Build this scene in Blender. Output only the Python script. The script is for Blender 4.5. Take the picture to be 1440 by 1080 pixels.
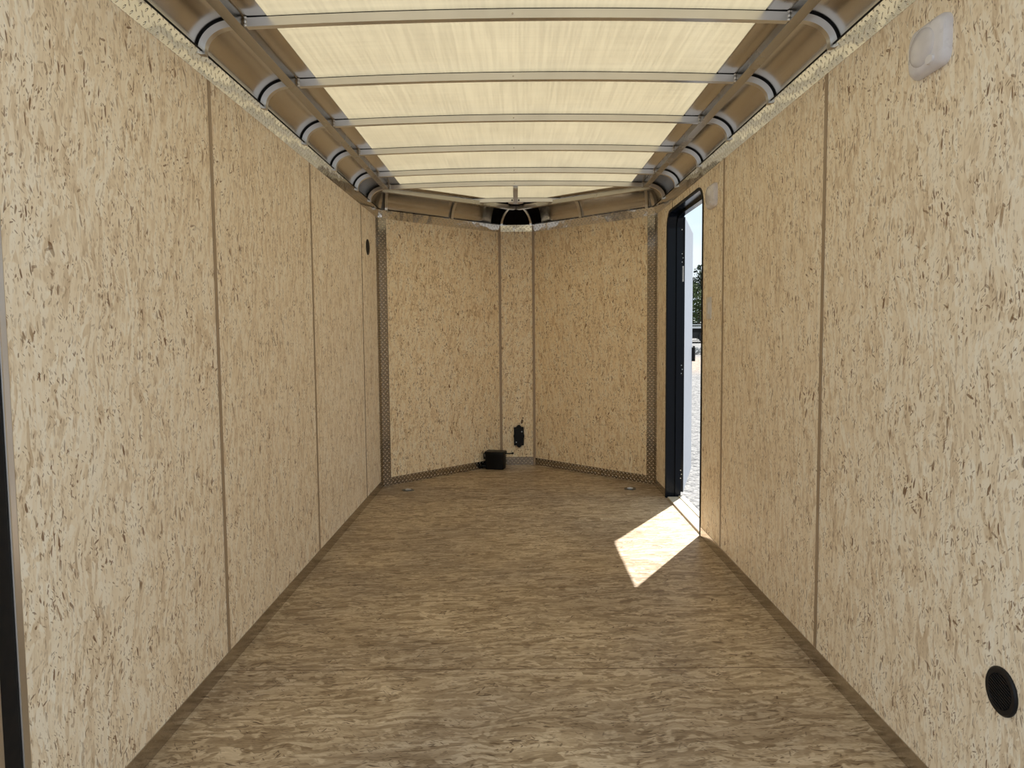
import bpy, bmesh, math, random
from mathutils import Vector, Matrix
random.seed(7)
for o in list(bpy.data.objects):
    bpy.data.objects.remove(o)
scene = bpy.context.scene
C = scene.collection

# ---------------------------------------------------------------- camera
F_PX, PITCH, YAW, ROLL = 1045.4, 0.0714, -0.00566, -0.00873
cam_d = bpy.data.cameras.new('camera')
cam = bpy.data.objects.new('camera', cam_d)
C.objects.link(cam)
fw = Vector((math.sin(YAW) * math.cos(PITCH), math.cos(YAW) * math.cos(PITCH), -math.sin(PITCH)))
r0 = fw.cross(Vector((0, 0, 1))).normalized()
u0 = r0.cross(fw)
rr = r0 * math.cos(ROLL) + u0 * math.sin(ROLL)
uu = -r0 * math.sin(ROLL) + u0 * math.cos(ROLL)
m = Matrix((rr, uu, -fw)).transposed().to_4x4()
m.translation = Vector((-0.011, 0.0, 1.1748))
cam.matrix_world = m
cam_d.sensor_width = 36.0
cam_d.lens = 36.0 * F_PX / 1440.0
cam_d.clip_start = 0.05
cam_d.clip_end = 500
scene.camera = cam

# ---------------------------------------------------------------- sun, sky, exposure
SUN_E = 9.2
SKY_S = 0.85
sun_d = bpy.data.lights.new('sun', 'SUN')
sun_d.energy = SUN_E
sun_d.angle = math.radians(0.55)
sun_d.color = (1.0, 0.965, 0.91)
sun = bpy.data.objects.new('sun', sun_d)
C.objects.link(sun)
el = math.radians(58.5)
to_sun = Vector((0.505 * math.cos(el), 0.863 * math.cos(el), math.sin(el)))
sun.rotation_euler = to_sun.to_track_quat('Z', 'Y').to_euler()
sun.location = (8, 14, 20)

world = bpy.data.worlds.new('sky')
scene.world = world
world.use_nodes = True
wn = world.node_tree
wn.nodes.clear()
wo = wn.nodes.new('ShaderNodeOutputWorld')
bg = wn.nodes.new('ShaderNodeBackground')
tc = wn.nodes.new('ShaderNodeTexCoord')
mp = wn.nodes.new('ShaderNodeMapping'); mp.inputs['Scale'].default_value = (1, 1, 2.5)
nz = wn.nodes.new('ShaderNodeTexNoise'); nz.inputs['Scale'].default_value = 3.2; nz.inputs['Detail'].default_value = 6
cr = wn.nodes.new('ShaderNodeValToRGB')
cr.color_ramp.elements[0].position = 0.38; cr.color_ramp.elements[0].color = (0.72, 0.87, 0.97, 1)
cr.color_ramp.elements[1].position = 0.60; cr.color_ramp.elements[1].color = (0.92, 0.97, 1.0, 1)
wn.links.new(tc.outputs['Generated'], mp.inputs[0]); wn.links.new(mp.outputs[0], nz.inputs['Vector'])
wn.links.new(nz.outputs[0], cr.inputs[0]); wn.links.new(cr.outputs[0], bg.inputs[0])
bg.inputs[1].default_value = SKY_S
wn.links.new(bg.outputs[0], wo.inputs[0])

vs = scene.view_settings
vs.view_transform = 'Standard'
vs.look = 'None'
vs.exposure = 0.40
vs.gamma = 1.0
vs.use_curve_mapping = False
scene.cycles.use_denoising = True
scene.cycles.max_bounces = 10
scene.cycles.diffuse_bounces = 6
scene.cycles.glossy_bounces = 5
scene.cycles.transmission_bounces = 6
scene.cycles.caustics_reflective = True
scene.cycles.blur_glossy = 0.5
scene.cycles.sample_clamp_indirect = 4.0

# ---------------------------------------------------------------- node helper
class NT:
    def __init__(s, name):
        s.m = bpy.data.materials.new(name); s.m.use_nodes = True
        s.t = s.m.node_tree; s.t.nodes.clear()
        s.out = s.n('OutputMaterial')
    def n(s, kind, **kw):
        nd = s.t.nodes.new('ShaderNode' + kind)
        for k, v in kw.items():
            if k[0] == '_': setattr(nd, k[1:], v)
            else: s.set(nd, k.replace('__', ' '), v)
        return nd
    def set(s, nd, key, v):
        i = nd.inputs[int(key[1:])] if key[0] == 'i' and key[1:].isdigit() else nd.inputs[key]
        if isinstance(v, bpy.types.NodeSocket): s.t.links.new(v, i)
        else: i.default_value = v
    def math(s, op, a, b=0.0, c=0.0, clamp=False):
        nd = s.n('Math', _operation=op, i0=a, i1=b); s.set(nd, 'i2', c); nd.use_clamp = clamp
        return nd.outputs[0]
    def vmath(s, op, a, b=(0, 0, 0)):
        nd = s.n('VectorMath', _operation=op, i0=a, i1=b)
        return nd.outputs[0]
    def mapping(s, v, loc=(0, 0, 0), rot=(0, 0, 0), scale=(1, 1, 1)):
        return s.n('Mapping', Vector=v, Location=loc, Rotation=rot, Scale=scale).outputs[0]
    def mix(s, f, a, b, mode='MIX'):
        nd = s.t.nodes.new('ShaderNodeMix'); nd.data_type = 'RGBA'; nd.blend_type = mode
        for i, v in ((0, f), (6, a), (7, b)):
            if isinstance(v, bpy.types.NodeSocket): s.t.links.new(v, nd.inputs[i])
            else: nd.inputs[i].default_value = v if i == 0 else (tuple(v) + (1,))[:4]
        return nd.outputs[2]
    def ramp(s, f, stops):
        nd = s.n('ValToRGB', Fac=f); r = nd.color_ramp
        while len(r.elements) < len(stops): r.elements.new(0.5)
        for e, (p, c) in zip(r.elements, stops):
            e.position = p; e.color = (tuple(c) + (1,))[:4] if not isinstance(c, float) else (c, c, c, 1)
        return nd.outputs[0]
    def smooth(s, x, a, b, lo=0.0, hi=1.0):
        nd = s.n('MapRange', _interpolation_type='SMOOTHSTEP', Value=x)
        nd.inputs['From Min'].default_value = a; nd.inputs['From Max'].default_value = b
        nd.inputs['To Min'].default_value = lo; nd.inputs['To Max'].default_value = hi
        return nd.outputs[0]
    def finish(s, **kw):
        b = s.n('BsdfPrincipled', **kw)
        s.t.links.new(b.outputs[0], s.out.inputs[0])
        return s.m

def plain(name, col, rough=0.5, metal=0.0, amp=1.0, **kw):
    t = NT(name)
    uv = t.n('TexCoord').outputs['Object']
    nzz = t.n('TexNoise', Vector=uv, Scale=22.0, Detail=4.0).outputs[0]
    k = t.smooth(nzz, 0.3, 0.7, 1 - 0.07 * amp, 1 + 0.04 * amp)
    c = t.vmath('MULTIPLY', t.n('CombineColor', i0=col[0], i1=col[1], i2=col[2]).outputs[0], t.n('CombineXYZ', i0=k, i1=k, i2=k).outputs[0])
    r = t.smooth(nzz, 0.3, 0.7, rough * 0.9, min(1, rough * 1.12))
    return t.finish(Base__Color=c, Roughness=r, Metallic=metal, **kw)

def osb(name, dark, mid, light, fleck, fl_amount=1.0, fine=0.25, contrast=1.0, spec=0.35, rough=0.55, stains=0.0, along=1.0, lift=0.0):
    """strand board; the strands run along v"""
    t = NT(name)
    uv = t.n('TexCoord').outputs['UV']
    w1 = t.vmath('SUBTRACT', t.n('TexNoise', Vector=uv, Scale=5.0, Detail=1.0).outputs['Color'], (0.5, 0.5, 0.5))
    w2 = t.vmath('SUBTRACT', t.n('TexNoise', Vector=uv, Scale=26.0, Detail=2.0).outputs['Color'], (0.5, 0.5, 0.5))
    p = t.vmath('ADD', uv, t.vmath('MULTIPLY', w1, (0.07, 0.02, 0)))
    p = t.vmath('ADD', p, t.vmath('MULTIPLY', w2, (0.010, 0.010, 0)))
    def vor(rot, sx, sy, off=0.0):
        q = t.mapping(p, (off, off * 1.7, 0), (0, 0, rot), (1, 1, 1))
        q = t.mapping(q, scale=(sx, sy, 1))
        v = t.n('TexVoronoi', _voronoi_dimensions='2D', Vector=q, Scale=1.0)
        return v.outputs['Distance'], t.n('SeparateColor', i0=v.outputs['Color']).outputs
    dA, cA = vor(0.0, 70, 9 * along)
    dB, cB = vor(0.22, 85, 13 * along, 3.3)
    dC, cC = vor(-0.4, 80, 20 * along, 7.1)
    sel = t.n('TexNoise', Vector=p, Scale=14.0, Detail=2.0).outputs[0]
    k1 = t.smooth(sel, 0.44, 0.52); k2 = t.smooth(sel, 0.60, 0.64)
    tone = t.mix(k1, cA[0], cB[0]); tone = t.mix(k2, tone, cC[0])
    g = t.n('TexNoise', Vector=t.mapping(p, scale=(260, 28 * along, 1)), Scale=1.0, Detail=3.0).outputs[0]
    blot = t.n('TexNoise', Vector=t.mapping(uv, scale=(9, 4, 1)), Scale=1.0, Detail=3.0).outputs[0]
    tv = t.math('ADD', t.math('MULTIPLY', tone, 0.52), t.math('MULTIPLY', g, fine * 2))
    tv = t.math('ADD', tv, t.math('MULTIPLY', blot, 0.45))
    tv = t.math('ADD', t.math('MULTIPLY', t.math('SUBTRACT', tv, 0.26 + fine + 0.225), contrast), 0.5 + lift, clamp=True)
    col = t.ramp(tv, [(0.0, dark), (0.28, tuple(0.45 * a + 0.55 * b for a, b in zip(dark, mid))), (0.55, mid), (1.0, light)])
    # dark slivers and bark specks
    clump = t.smooth(t.n('TexNoise', Vector=uv, Scale=11.0, Detail=2.0).outputs[0], 0.36, 0.62, 0.35, 1.0)
    def flecks(rot, sx, sy, off, thr, size, colr, base, stren):
        d, c = vor(rot, sx, sy, off)
        pick = t.math('GREATER_THAN', c[1], thr)
        rad = t.math('MULTIPLY', c[2], size)
        wob = t.math('ADD', d, t.math('MULTIPLY', t.math('SUBTRACT', g, 0.5), 0.35))
        sh = t.math('SUBTRACT', rad, wob)
        mk = t.math('MULTIPLY', t.smooth(sh, -0.03, 0.08), pick)
        mk = t.math('MULTIPLY', t.math('MULTIPLY', mk, clump), stren * fl_amount, clamp=True)
        return t.mix(mk, base, colr)
    mb = tuple(0.5 * a + 0.5 * b for a, b in zip(dark, fleck))
    col = flecks(0.1, 190, 45 * along, 1.3, 0.80, 0.60, mb, col, 0.55)
    col = flecks(-0.35, 260, 85 * along, 4.4, 0.74, 0.55, mb, col, 0.65)
    col = flecks(0.5, 170, 75 * along, 2.9, 0.88, 0.50, fleck, col, 0.85)
    col = flecks(-0.9, 200, 50 * along, 6.6, 0.90, 0.42, fleck, col, 0.8)
    col = flecks(0.02, 120, 26 * along, 5.7, 0.88, 0.42, fleck, col, 0.95)
    col = flecks(-0.12, 60, 13 * along, 8.2, 0.94, 0.36, mb, col, 0.8)
    col = flecks(-0.25, 85, 24 * along, 9.9, 0.955, 0.45, fleck, col, 0.95)
    col = flecks(1.2, 110, 34 * along, 3.9, 0.965, 0.42, fleck, col, 0.85)
    if stains:
        st = t.n('TexNoise', Vector=uv, Scale=1.6, Detail=5.0).outputs[0]
        kk = t.smooth(st, 0.40, 0.66, 1.0, 1.0 - stains)
        col = t.vmath('MULTIPLY', col, t.n('CombineXYZ', i0=kk, i1=kk, i2=t.math('POWER', kk, 0.8)).outputs[0])
    bmp = t.n('Bump', Strength=0.25, Distance=0.0006, Height=tv).outputs[0]
    return t.finish(Base__Color=col, Roughness=rough, Specular__IOR__Level=spec, Normal=bmp)

def metal(name, col, rough, bump=0.0, brush=0.0):
    t = NT(name)
    oc = t.n('TexCoord').outputs['Object']
    a = t.n('TexNoise', Vector=oc, Scale=5.0, Detail=3.0).outputs[0]
    r = t.smooth(a, 0.3, 0.7, rough * 0.92, rough * 1.08)
    k = t.smooth(t.n('TexNoise', Vector=oc, Scale=6.0, Detail=2.0).outputs[0], 0.3, 0.7, 0.97, 1.02)
    c = t.vmath('MULTIPLY', t.n('CombineColor', i0=col[0], i1=col[1], i2=col[2]).outputs[0], t.n('CombineXYZ', i0=k, i1=k, i2=k).outputs[0])
    kw = {}
    if bump:
        h = t.n('TexNoise', Vector=t.mapping(oc, scale=(1, 0.35, 1)), Scale=4.0, Detail=1.0).outputs[0]
        kw['Normal'] = t.n('Bump', Strength=1.0, Distance=bump, Height=h).outputs[0]
    return t.finish(Base__Color=c, Metallic=1.0, Roughness=r, **kw)

def treadplate(name, col, rough, wav=0.004, warp=2.3, emb=0.0016, wear_glint=1.0, fat=7.5):
    """bright aluminium diamond plate, UV in metres"""
    t = NT(name)
    uv = t.n('TexCoord').outputs['UV']
    s = t.vmath('MULTIPLY', uv, (1 / 0.025, 1 / 0.025, 0))
    r45 = t.mapping(s, rot=(0, 0, math.radians(45)))
    sx, sy, _ = t.n('SeparateXYZ', i0=r45).outputs
    fx = t.math('FLOOR', sx); fy = t.math('FLOOR', sy)
    par = t.math('GREATER_THAN', t.math('FRACT', t.math('MULTIPLY', t.math('ADD', fx, fy), 0.5)), 0.25)
    lx = t.math('SUBTRACT', t.math('FRACT', sx), 0.5); ly = t.math('SUBTRACT', t.math('FRACT', sy), 0.5)
    def loz(a, b):
        q = t.math('ADD', t.math('POWER', t.math('MULTIPLY', t.math('ABSOLUTE', a), 2.3), 1.7), t.math('POWER', t.math('MULTIPLY', t.math('ABSOLUTE', b), fat), 1.7))
        return t.smooth(q, 0.25, 1.0, 1.0, 0.0)
    h = t.n('Mix', Factor=par).outputs[0]
    mx = t.t.nodes.new('ShaderNodeMix'); mx.data_type = 'FLOAT'
    t.t.links.new(par, mx.inputs[0]); t.t.links.new(loz(lx, ly), mx.inputs[2]); t.t.links.new(loz(ly, lx), mx.inputs[3])
    h = mx.outputs[0]
    big = t.n('TexNoise', Vector=uv, Scale=warp, Detail=2.0).outputs[0]
    fine = t.n('TexNoise', Vector=uv, Scale=60.0, Detail=2.0).outputs[0]
    n0 = t.n('Bump', Strength=1.0, Distance=wav, Height=big).outputs[0]
    n1 = t.n('Bump', Strength=0.6, Distance=0.0004, Height=fine, Normal=n0).outputs[0]
    n2 = t.n('Bump', Strength=1.0, Distance=emb, Height=h, Normal=n1).outputs[0]
    c = t.mix(h, col, tuple(min(0.92, q * wear_glint) for q in col))  # lozenge tops paler: polished by wear, with glints put into the colour
    return t.finish(Base__Color=c, Metallic=1.0, Roughness=rough, Normal=n2)

def roof_sheet(name, col, refl):
    t = NT(name)
    oc = t.n('TexCoord').outputs['Object']
    a = t.n('TexNoise', Vector=t.mapping(oc, scale=(90, 2.0, 1)), Scale=1.0, Detail=4.0).outputs[0]
    b = t.n('TexNoise', Vector=t.mapping(oc, scale=(2.0, 70, 1)), Scale=1.0, Detail=3.0).outputs[0]
    c = t.n('TexNoise', Vector=oc, Scale=3.0, Detail=2.0).outputs[0]
    k = t.math('MULTIPLY', t.smooth(a, 0.35, 0.65, 0.88, 1.07), t.smooth(b, 0.35, 0.65, 0.94, 1.04))
    k = t.math('MULTIPLY', k, t.smooth(c, 0.35, 0.65, 0.94, 1.04))
    kv = t.n('CombineXYZ', i0=k, i1=k, i2=k).outputs[0]
    tr = t.n('BsdfTranslucent', Color=t.vmath('MULTIPLY', kv, col))
    df = t.n('BsdfDiffuse', Color=tuple(refl) + (1,))
    gl = t.n('BsdfGlossy', Color=(0.8, 0.8, 0.8, 1), Roughness=0.25)
    ad = t.n('AddShader', i0=tr.outputs[0], i1=df.outputs[0])
    fr = t.math('MULTIPLY', t.math('POWER', t.n('LayerWeight', Blend=0.5).outputs['Facing'], 3.0), 0.30)
    mx = t.n('MixShader', i0=fr, i1=ad.outputs[0], i2=gl.outputs[0])
    t.t.links.new(mx.outputs[0], t.out.inputs[0])
    return t.m

M = {}
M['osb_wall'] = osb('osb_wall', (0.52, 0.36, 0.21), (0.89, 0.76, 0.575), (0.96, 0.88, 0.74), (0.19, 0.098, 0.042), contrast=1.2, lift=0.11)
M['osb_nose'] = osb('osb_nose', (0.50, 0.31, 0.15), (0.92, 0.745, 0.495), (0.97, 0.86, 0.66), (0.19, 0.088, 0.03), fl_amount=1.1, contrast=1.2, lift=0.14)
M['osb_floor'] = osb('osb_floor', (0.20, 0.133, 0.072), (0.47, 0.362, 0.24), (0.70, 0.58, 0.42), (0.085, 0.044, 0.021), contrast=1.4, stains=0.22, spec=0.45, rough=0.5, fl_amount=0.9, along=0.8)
M['cove'] = metal('cove_aluminium', (0.56, 0.54, 0.52), 0.20, bump=0.002)
M['alu'] = metal('mill_aluminium', (0.68, 0.67, 0.66), 0.30)
M['alu_edge'] = metal('edge_aluminium', (0.47, 0.45, 0.42), 0.26)
M['tread'] = treadplate('bright_treadplate', (0.80, 0.79, 0.76), 0.09, wav=0.007, warp=5.0)
M['tread_low'] = treadplate('glint_treadplate', (0.40, 0.37, 0.33), 0.14, wav=0.001, emb=0.003, wear_glint=2.3, fat=5.0)  # dark plate, its lozenges coloured paler as painted glints
M['tread_base'] = treadplate('kick_treadplate', (0.54, 0.50, 0.45), 0.18, wav=0.001, emb=0.0004)
M['tread_nose'] = treadplate('nose_treadplate', (0.72, 0.70, 0.67), 0.09, wav=0.010, warp=5.0, emb=0.003, wear_glint=1.2)
M['roof'] = roof_sheet('translucent_roof', (0.139, 0.1225, 0.081), (0.66, 0.63, 0.56))
M['strip'] = plain('brown_vinyl', (0.36, 0.265, 0.175), 0.45)
M['joint'] = plain('dark_joint', (0.16, 0.10, 0.055), 0.7)  # plain dark brown for board joints and the small mark
M['rubber'] = plain('black_rubber_and_gap', (0.008, 0.008, 0.009), 0.6, Specular__IOR__Level=0.2)  # real rubber, and the black of the shaded gaps at bows and ribs
M['black'] = plain('black_plastic', (0.005, 0.005, 0.0055), 0.38, Specular__IOR__Level=0.2)
M['vent'] = plain('black_vent_plastic', (0.009, 0.009, 0.011), 0.42, Specular__IOR__Level=0.25)
M['black_paint'] = plain('black_paint', (0.004, 0.006, 0.011), 0.16, Specular__IOR__Level=0.14)
M['nose_shade'] = plain('shaded_nose_plastic', (0.004, 0.003, 0.003), 0.9, Specular__IOR__Level=0.03)  # near-black plastic, darkened to carry the shade inside the nose
M['white_plastic'] = plain('white_plastic', (0.74, 0.72, 0.76), 0.3)
M['white_lens'] = plain('milky_lens', (0.66, 0.64, 0.68), 0.12)
M['switch'] = plain('ivory_switch', (0.66, 0.63, 0.60), 0.4)
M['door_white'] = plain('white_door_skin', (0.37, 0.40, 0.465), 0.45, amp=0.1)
M['grey_edge'] = plain('grey_edge_moulding', (0.45, 0.47, 0.50), 0.4)
M['zinc'] = metal('zinc', (0.42, 0.45, 0.46), 0.28)
M['zinc_dark'] = metal('dull_zinc', (0.16, 0.17, 0.175), 0.4)
M['sill'] = plain('doorway_sill', (0.55, 0.50, 0.41), 0.4)
M['paper'] = plain('sticker_paper', (0.50, 0.50, 0.50), 0.5)
M['ink'] = plain('sticker_ink', (0.10, 0.10, 0.11), 0.5)
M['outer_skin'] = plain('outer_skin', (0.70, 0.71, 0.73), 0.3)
M['tire'] = plain('tire_rubber', (0.015, 0.015, 0.016), 0.8)
M['rim'] = plain('grey_rim', (0.30, 0.33, 0.36), 0.4)
M['frame_black'] = plain('black_chassis', (0.010, 0.011, 0.012), 0.6)
M['rail_white'] = plain('pale_rail', (0.55, 0.57, 0.58), 0.4)
M['red'] = plain('red_lens', (0.45, 0.02, 0.02), 0.3)
M['bark'] = plain('bark', (0.09, 0.06, 0.04), 0.9)
def leafmat(name, a, b):
    t = NT(name)
    oc = t.n('TexCoord').outputs['Object']
    f = t.n('TexNoise', Vector=oc, Scale=2.2, Detail=3.0).outputs[0]
    return t.finish(Base__Color=t.ramp(f, [(0.35, a), (0.65, b)]), Roughness=0.7)
M['leaf_dark'] = leafmat('dark_leaves', (0.012, 0.022, 0.010), (0.035, 0.055, 0.028))
M['leaf_mid'] = leafmat('mid_leaves', (0.03, 0.05, 0.012), (0.08, 0.115, 0.03))
M['brush'] = leafmat('pale_brush', (0.25, 0.26, 0.27), (0.55, 0.56, 0.56))

def gravel():
    t = NT('white_gravel')
    oc = t.n('TexCoord').outputs['Object']
    v = t.n('TexVoronoi', Vector=oc, Scale=26.0)
    v2 = t.n('TexVoronoi', Vector=oc, Scale=9.0)
    c = t.n('SeparateColor', i0=v.outputs['Color']).outputs
    f = t.math('ADD', t.math('MULTIPLY', c[0], 0.5), t.math('MULTIPLY', t.n('TexNoise', Vector=oc, Scale=5.0, Detail=8.0).outputs[0], 0.7))
    col = t.ramp(f, [(0.25, (0.035, 0.035, 0.04)), (0.42, (0.11, 0.11, 0.11)), (0.6, (0.185, 0.18, 0.18)), (1.0, (0.27, 0.265, 0.255))])
    ys = t.n('SeparateXYZ', i0=oc).outputs[1]
    band = t.math('MULTIPLY', t.smooth(ys, 22, 26), t.smooth(ys, 34, 29))
    col = t.mix(t.math('MULTIPLY', band, 0.35), col, (0.45, 0.30, 0.18))
    h = t.math('ADD', t.math('MULTIPLY', v.outputs['Distance'], -1.0), t.math('MULTIPLY', v2.outputs['Distance'], -1.2))
    bmp = t.n('Bump', Strength=1.0, Distance=0.03, Height=h).outputs[0]
    return t.finish(Base__Color=col, Roughness=0.9, Normal=bmp)
M['gravel'] = gravel()

# ---------------------------------------------------------------- mesh helpers
def link(name, me, mat=None, parent=None):
    o = bpy.data.objects.new(name, me)
    C.objects.link(o)
    if mat is not None and me is not None: me.materials.append(mat)
    if parent is not None: o.parent = parent
    return o

def tag(o, label=None, cat=None, group=None, kind=None):
    if label: o['label'] = label
    if cat: o['category'] = cat
    if group: o['group'] = group
    if kind: o['kind'] = kind
    return o

def empty(name, loc=(0, 0, 0), rz=0.0):
    o = bpy.data.objects.new(name, None); C.objects.link(o)
    o.location = loc; o.rotation_euler = (0, 0, rz)
    o.empty_display_size = 0.1
    return o

class MB:
    """collects shapes for ONE mesh"""
    def __init__(s): s.v, s.f, s.uvs = [], [], {}
    def add(s, vs, fs):
        b = len(s.v); s.v += [tuple(x) for x in vs]; s.f += [tuple(b + i for i in f) for f in fs]
    def box(s, x0, x1, y0, y1, z0, z1, mat=None):
        vs = [(x, y, z) for x in (x0, x1) for y in (y0, y1) for z in (z0, z1)]
        if mat is not None: vs = [mat @ Vector(q) for q in vs]
        s.add(vs, [(0, 1, 3, 2), (4, 6, 7, 5), (0, 4, 5, 1), (2, 3, 7, 6), (0, 2, 6, 4), (1, 5, 7, 3)])
    def cyl(s, p0, p1, r0, r1=None, n=20, cap=True):
        r1 = r0 if r1 is None else r1
        p0, p1 = Vector(p0), Vector(p1); a = (p1 - p0).normalized()
        q = a.orthogonal().normalized(); w = a.cross(q)
        vs = []
        for p, r in ((p0, r0), (p1, r1)):
            for i in range(n):
                t = 2 * math.pi * i / n
                vs.append(p + (q * math.cos(t) + w * math.sin(t)) * r)
        fs = [(i, (i + 1) % n, n + (i + 1) % n, n + i) for i in range(n)]
        if cap: fs += [tuple(range(n))[::-1], tuple(range(n, 2 * n))]
        s.add(vs, fs)
    def rings(s, rings, closed=False, cap=True):
        """rings of equal length: each a closed loop of points"""
        n = len(rings[0]); vs = [p for r in rings for p in r]; fs = []
        m_ = len(rings)
        for k in range(m_ if closed else m_ - 1):
            a, b = k * n, ((k + 1) % m_) * n
            for i in range(n): fs.append((a + i, a + (i + 1) % n, b + (i + 1) % n, b + i))
        if cap and not closed: fs += [tuple(range(n))[::-1], tuple(range((m_ - 1) * n, m_ * n))]
        s.add(vs, fs)
    def sheet(s, rows):
        n = len(rows[0]); vs = [p for r in rows for p in r]
        s.add(vs, [(k * n + i, k * n + i + 1, (k + 1) * n + i + 1, (k + 1) * n + i) for k in range(len(rows) - 1) for i in range(n - 1)])
    def build(s, name, mat, parent=None, smooth=False, ua=None, swap=False, bevel=0.0, solid=0.0, off=(0, 0)):
        me = bpy.data.meshes.new(name)
        me.from_pydata(s.v, [], s.f); me.validate(); me.update()
        bm = bmesh.new(); bm.from_mesh(me)
        bmesh.ops.recalc_face_normals(bm, faces=bm.faces)
        if bevel: bmesh.ops.bevel(bm, geom=list(bm.edges), offset=bevel, segments=2, affect='EDGES', profile=0.6, clamp_overlap=True)
        uvl = bm.loops.layers.uv.new('uv')
        for f in bm.faces:
            nrm = f.normal
            for l in f.loops:
                p = l.vert.co
                if ua is not None and abs(nrm.z) < 0.7: q = (p.x * ua[0] + p.y * ua[1], p.z)
                elif abs(nrm.z) >= max(abs(nrm.x), abs(nrm.y)): q = (p.x, p.y)
                elif abs(nrm.x) > abs(nrm.y): q = (p.y, p.z)
                else: q = (p.x, p.z)
                if swap: q = (q[1], q[0])
                l[uvl].uv = (q[0] + off[0], q[1] + off[1])
            f.smooth = smooth
        bm.to_mesh(me); bm.free()
        if smooth:
            try: me.set_sharp_from_angle(angle=math.radians(35))
            except Exception: pass
        o = link(name, me, mat, parent)
        if solid:
            md = o.modifiers.new('solid', 'SOLIDIFY'); md.thickness = solid; md.offset = 0
        return o

# ---------------------------------------------------------------- dimensions (metres)
W = 1.03; TH = 0.055
Y0, YC, YP = 1.482, 5.59, 6.47            # rear edge of panelling, nose corner, nose flat
HP = 0.146                                # half width of the nose flat
ZB, ZT0, ZT1 = 0.058, 2.016, 2.080        # kick plate top, top trim
BOWS = [2.455, 3.040, 3.620, 4.200, 4.780, 5.200]
SEAMS = [2.54, 3.757, 4.975]
DOOR = (4.170, 5.140, 1.960)              # y0, y1, top

def zroof(x): return 2.186 + 0.018 * (1 - min(1, (x / 0.87) ** 2))

# ---------------------------------------------------------------- floor, walls
b = MB()
fl = [(-W, 1.30), (W, 1.30), (W, YC), (HP, YP), (-HP, YP), (-W, YC)]
b.add([(x, y, 0) for x, y in fl] + [(x, y, -0.05) for x, y in fl],
      [(0, 1, 2, 3, 4, 5), (11, 10, 9, 8, 7, 6)] + [(i, (i + 1) % 6, (i + 1) % 6 + 6, i + 6) for i in range(6)])
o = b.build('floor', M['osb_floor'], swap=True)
tag(o, 'brown strand board trailer floor with strands running crosswise', 'floor', kind='structure')
b = MB(); b.box(-W + 0.002, W - 0.002, 2.5105, 2.5135, -0.002, 0.0008)
tag(b.build('trim_1', M['joint']), 'thin dark joint line across the floor between two boards', 'floor joint', kind='structure')

b = MB(); b.box(-W - TH, -W, Y0, YC + 0.02, -0.05, ZT1)
tag(b.build('wall_left', M['osb_wall']), 'long left trailer wall lined with pale strand board', 'wall', kind='structure')

# right wall with the doorway cut out (rounded top corners)
def door_outline(g=0.0, r=0.105, n=10, z0=0.0):
    """from near foot over the top to far foot; g = offset towards the opening"""
    y0, y1, zt = DOOR[0] + g, DOOR[1] - g, DOOR[2] - g
    r = max(0.02, r - g)
    pts = [(y0, z0)]
    for i in range(n + 1):
        a = math.pi - math.pi / 2 * i / n
        pts.append((y0 + r + r * math.cos(a), zt - r + r * math.sin(a)))
    for i in range(n + 1):
        a = math.pi / 2 - math.pi / 2 * i / n
        pts.append((y1 - r + r * math.cos(a), zt - r + r * math.sin(a)))
    pts.append((y1, z0))
    return pts
out = [(1.36, -0.05)] + [(DOOR[0], -0.05)] + door_outline() + [(DOOR[1], -0.05), (YC + 0.02, -0.05), (YC + 0.02, ZT1), (1.36, ZT1)]
n = len(out)
b = MB()
b.add([(W, y, z) for y, z in out] + [(W + TH, y, z) for y, z in out],
      [tuple(range(n)), tuple(range(2 * n - 1, n - 1, -1))] + [(i, (i + 1) % n, (i + 1) % n + n, i + n) for i in range(n)])
tag(b.build('wall_right', M['osb_wall'], off=(5.3, 2.2)), 'long right trailer wall of pale strand board with side doorway', 'wall', kind='structure')

dv = Vector((-(W - HP), YP - YC, 0)).normalized()        # along the right nose wall, towards the peak
def vwall(side, name, label):
    A = Vector((side * W, YC, 0)); B = Vector((side * HP, YP, 0))
    d = (B - A).normalized(); nn = Vector((side * 0.705, 0.709, 0)).normalized() * 0.04
    bb = MB()
    q = [A, B, B + nn, A + nn]
    bb.add([(p.x, p.y, -0.05) for p in q] + [(p.x, p.y, ZT1) for p in q], [(0, 1, 2, 3), (7, 6, 5, 4), (0, 4, 5, 1), (1, 5, 6, 2), (2, 6, 7, 3), (3, 7, 4, 0)])
    tag(bb.build(name, M['osb_nose'], ua=(d.x, d.y), off=(side * 3.1, 0.7 * side)), label, 'wall', kind='structure')
vwall(-1, 'wall_front_left', 'left slanted nose wall of strand board, behind the black battery box')
vwall(1, 'wall_front_right', 'right slanted nose wall of strand board, next to the side door')
b = MB(); b.box(-HP - 0.01, HP + 0.01, YP, YP + 0.04, -0.05, ZT1)
tag(b.build('wall_front', M['osb_nose'], off=(9.4, 3.1)), 'narrow flat strand board panel at the tip of the nose', 'wall', kind='structure')

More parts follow.
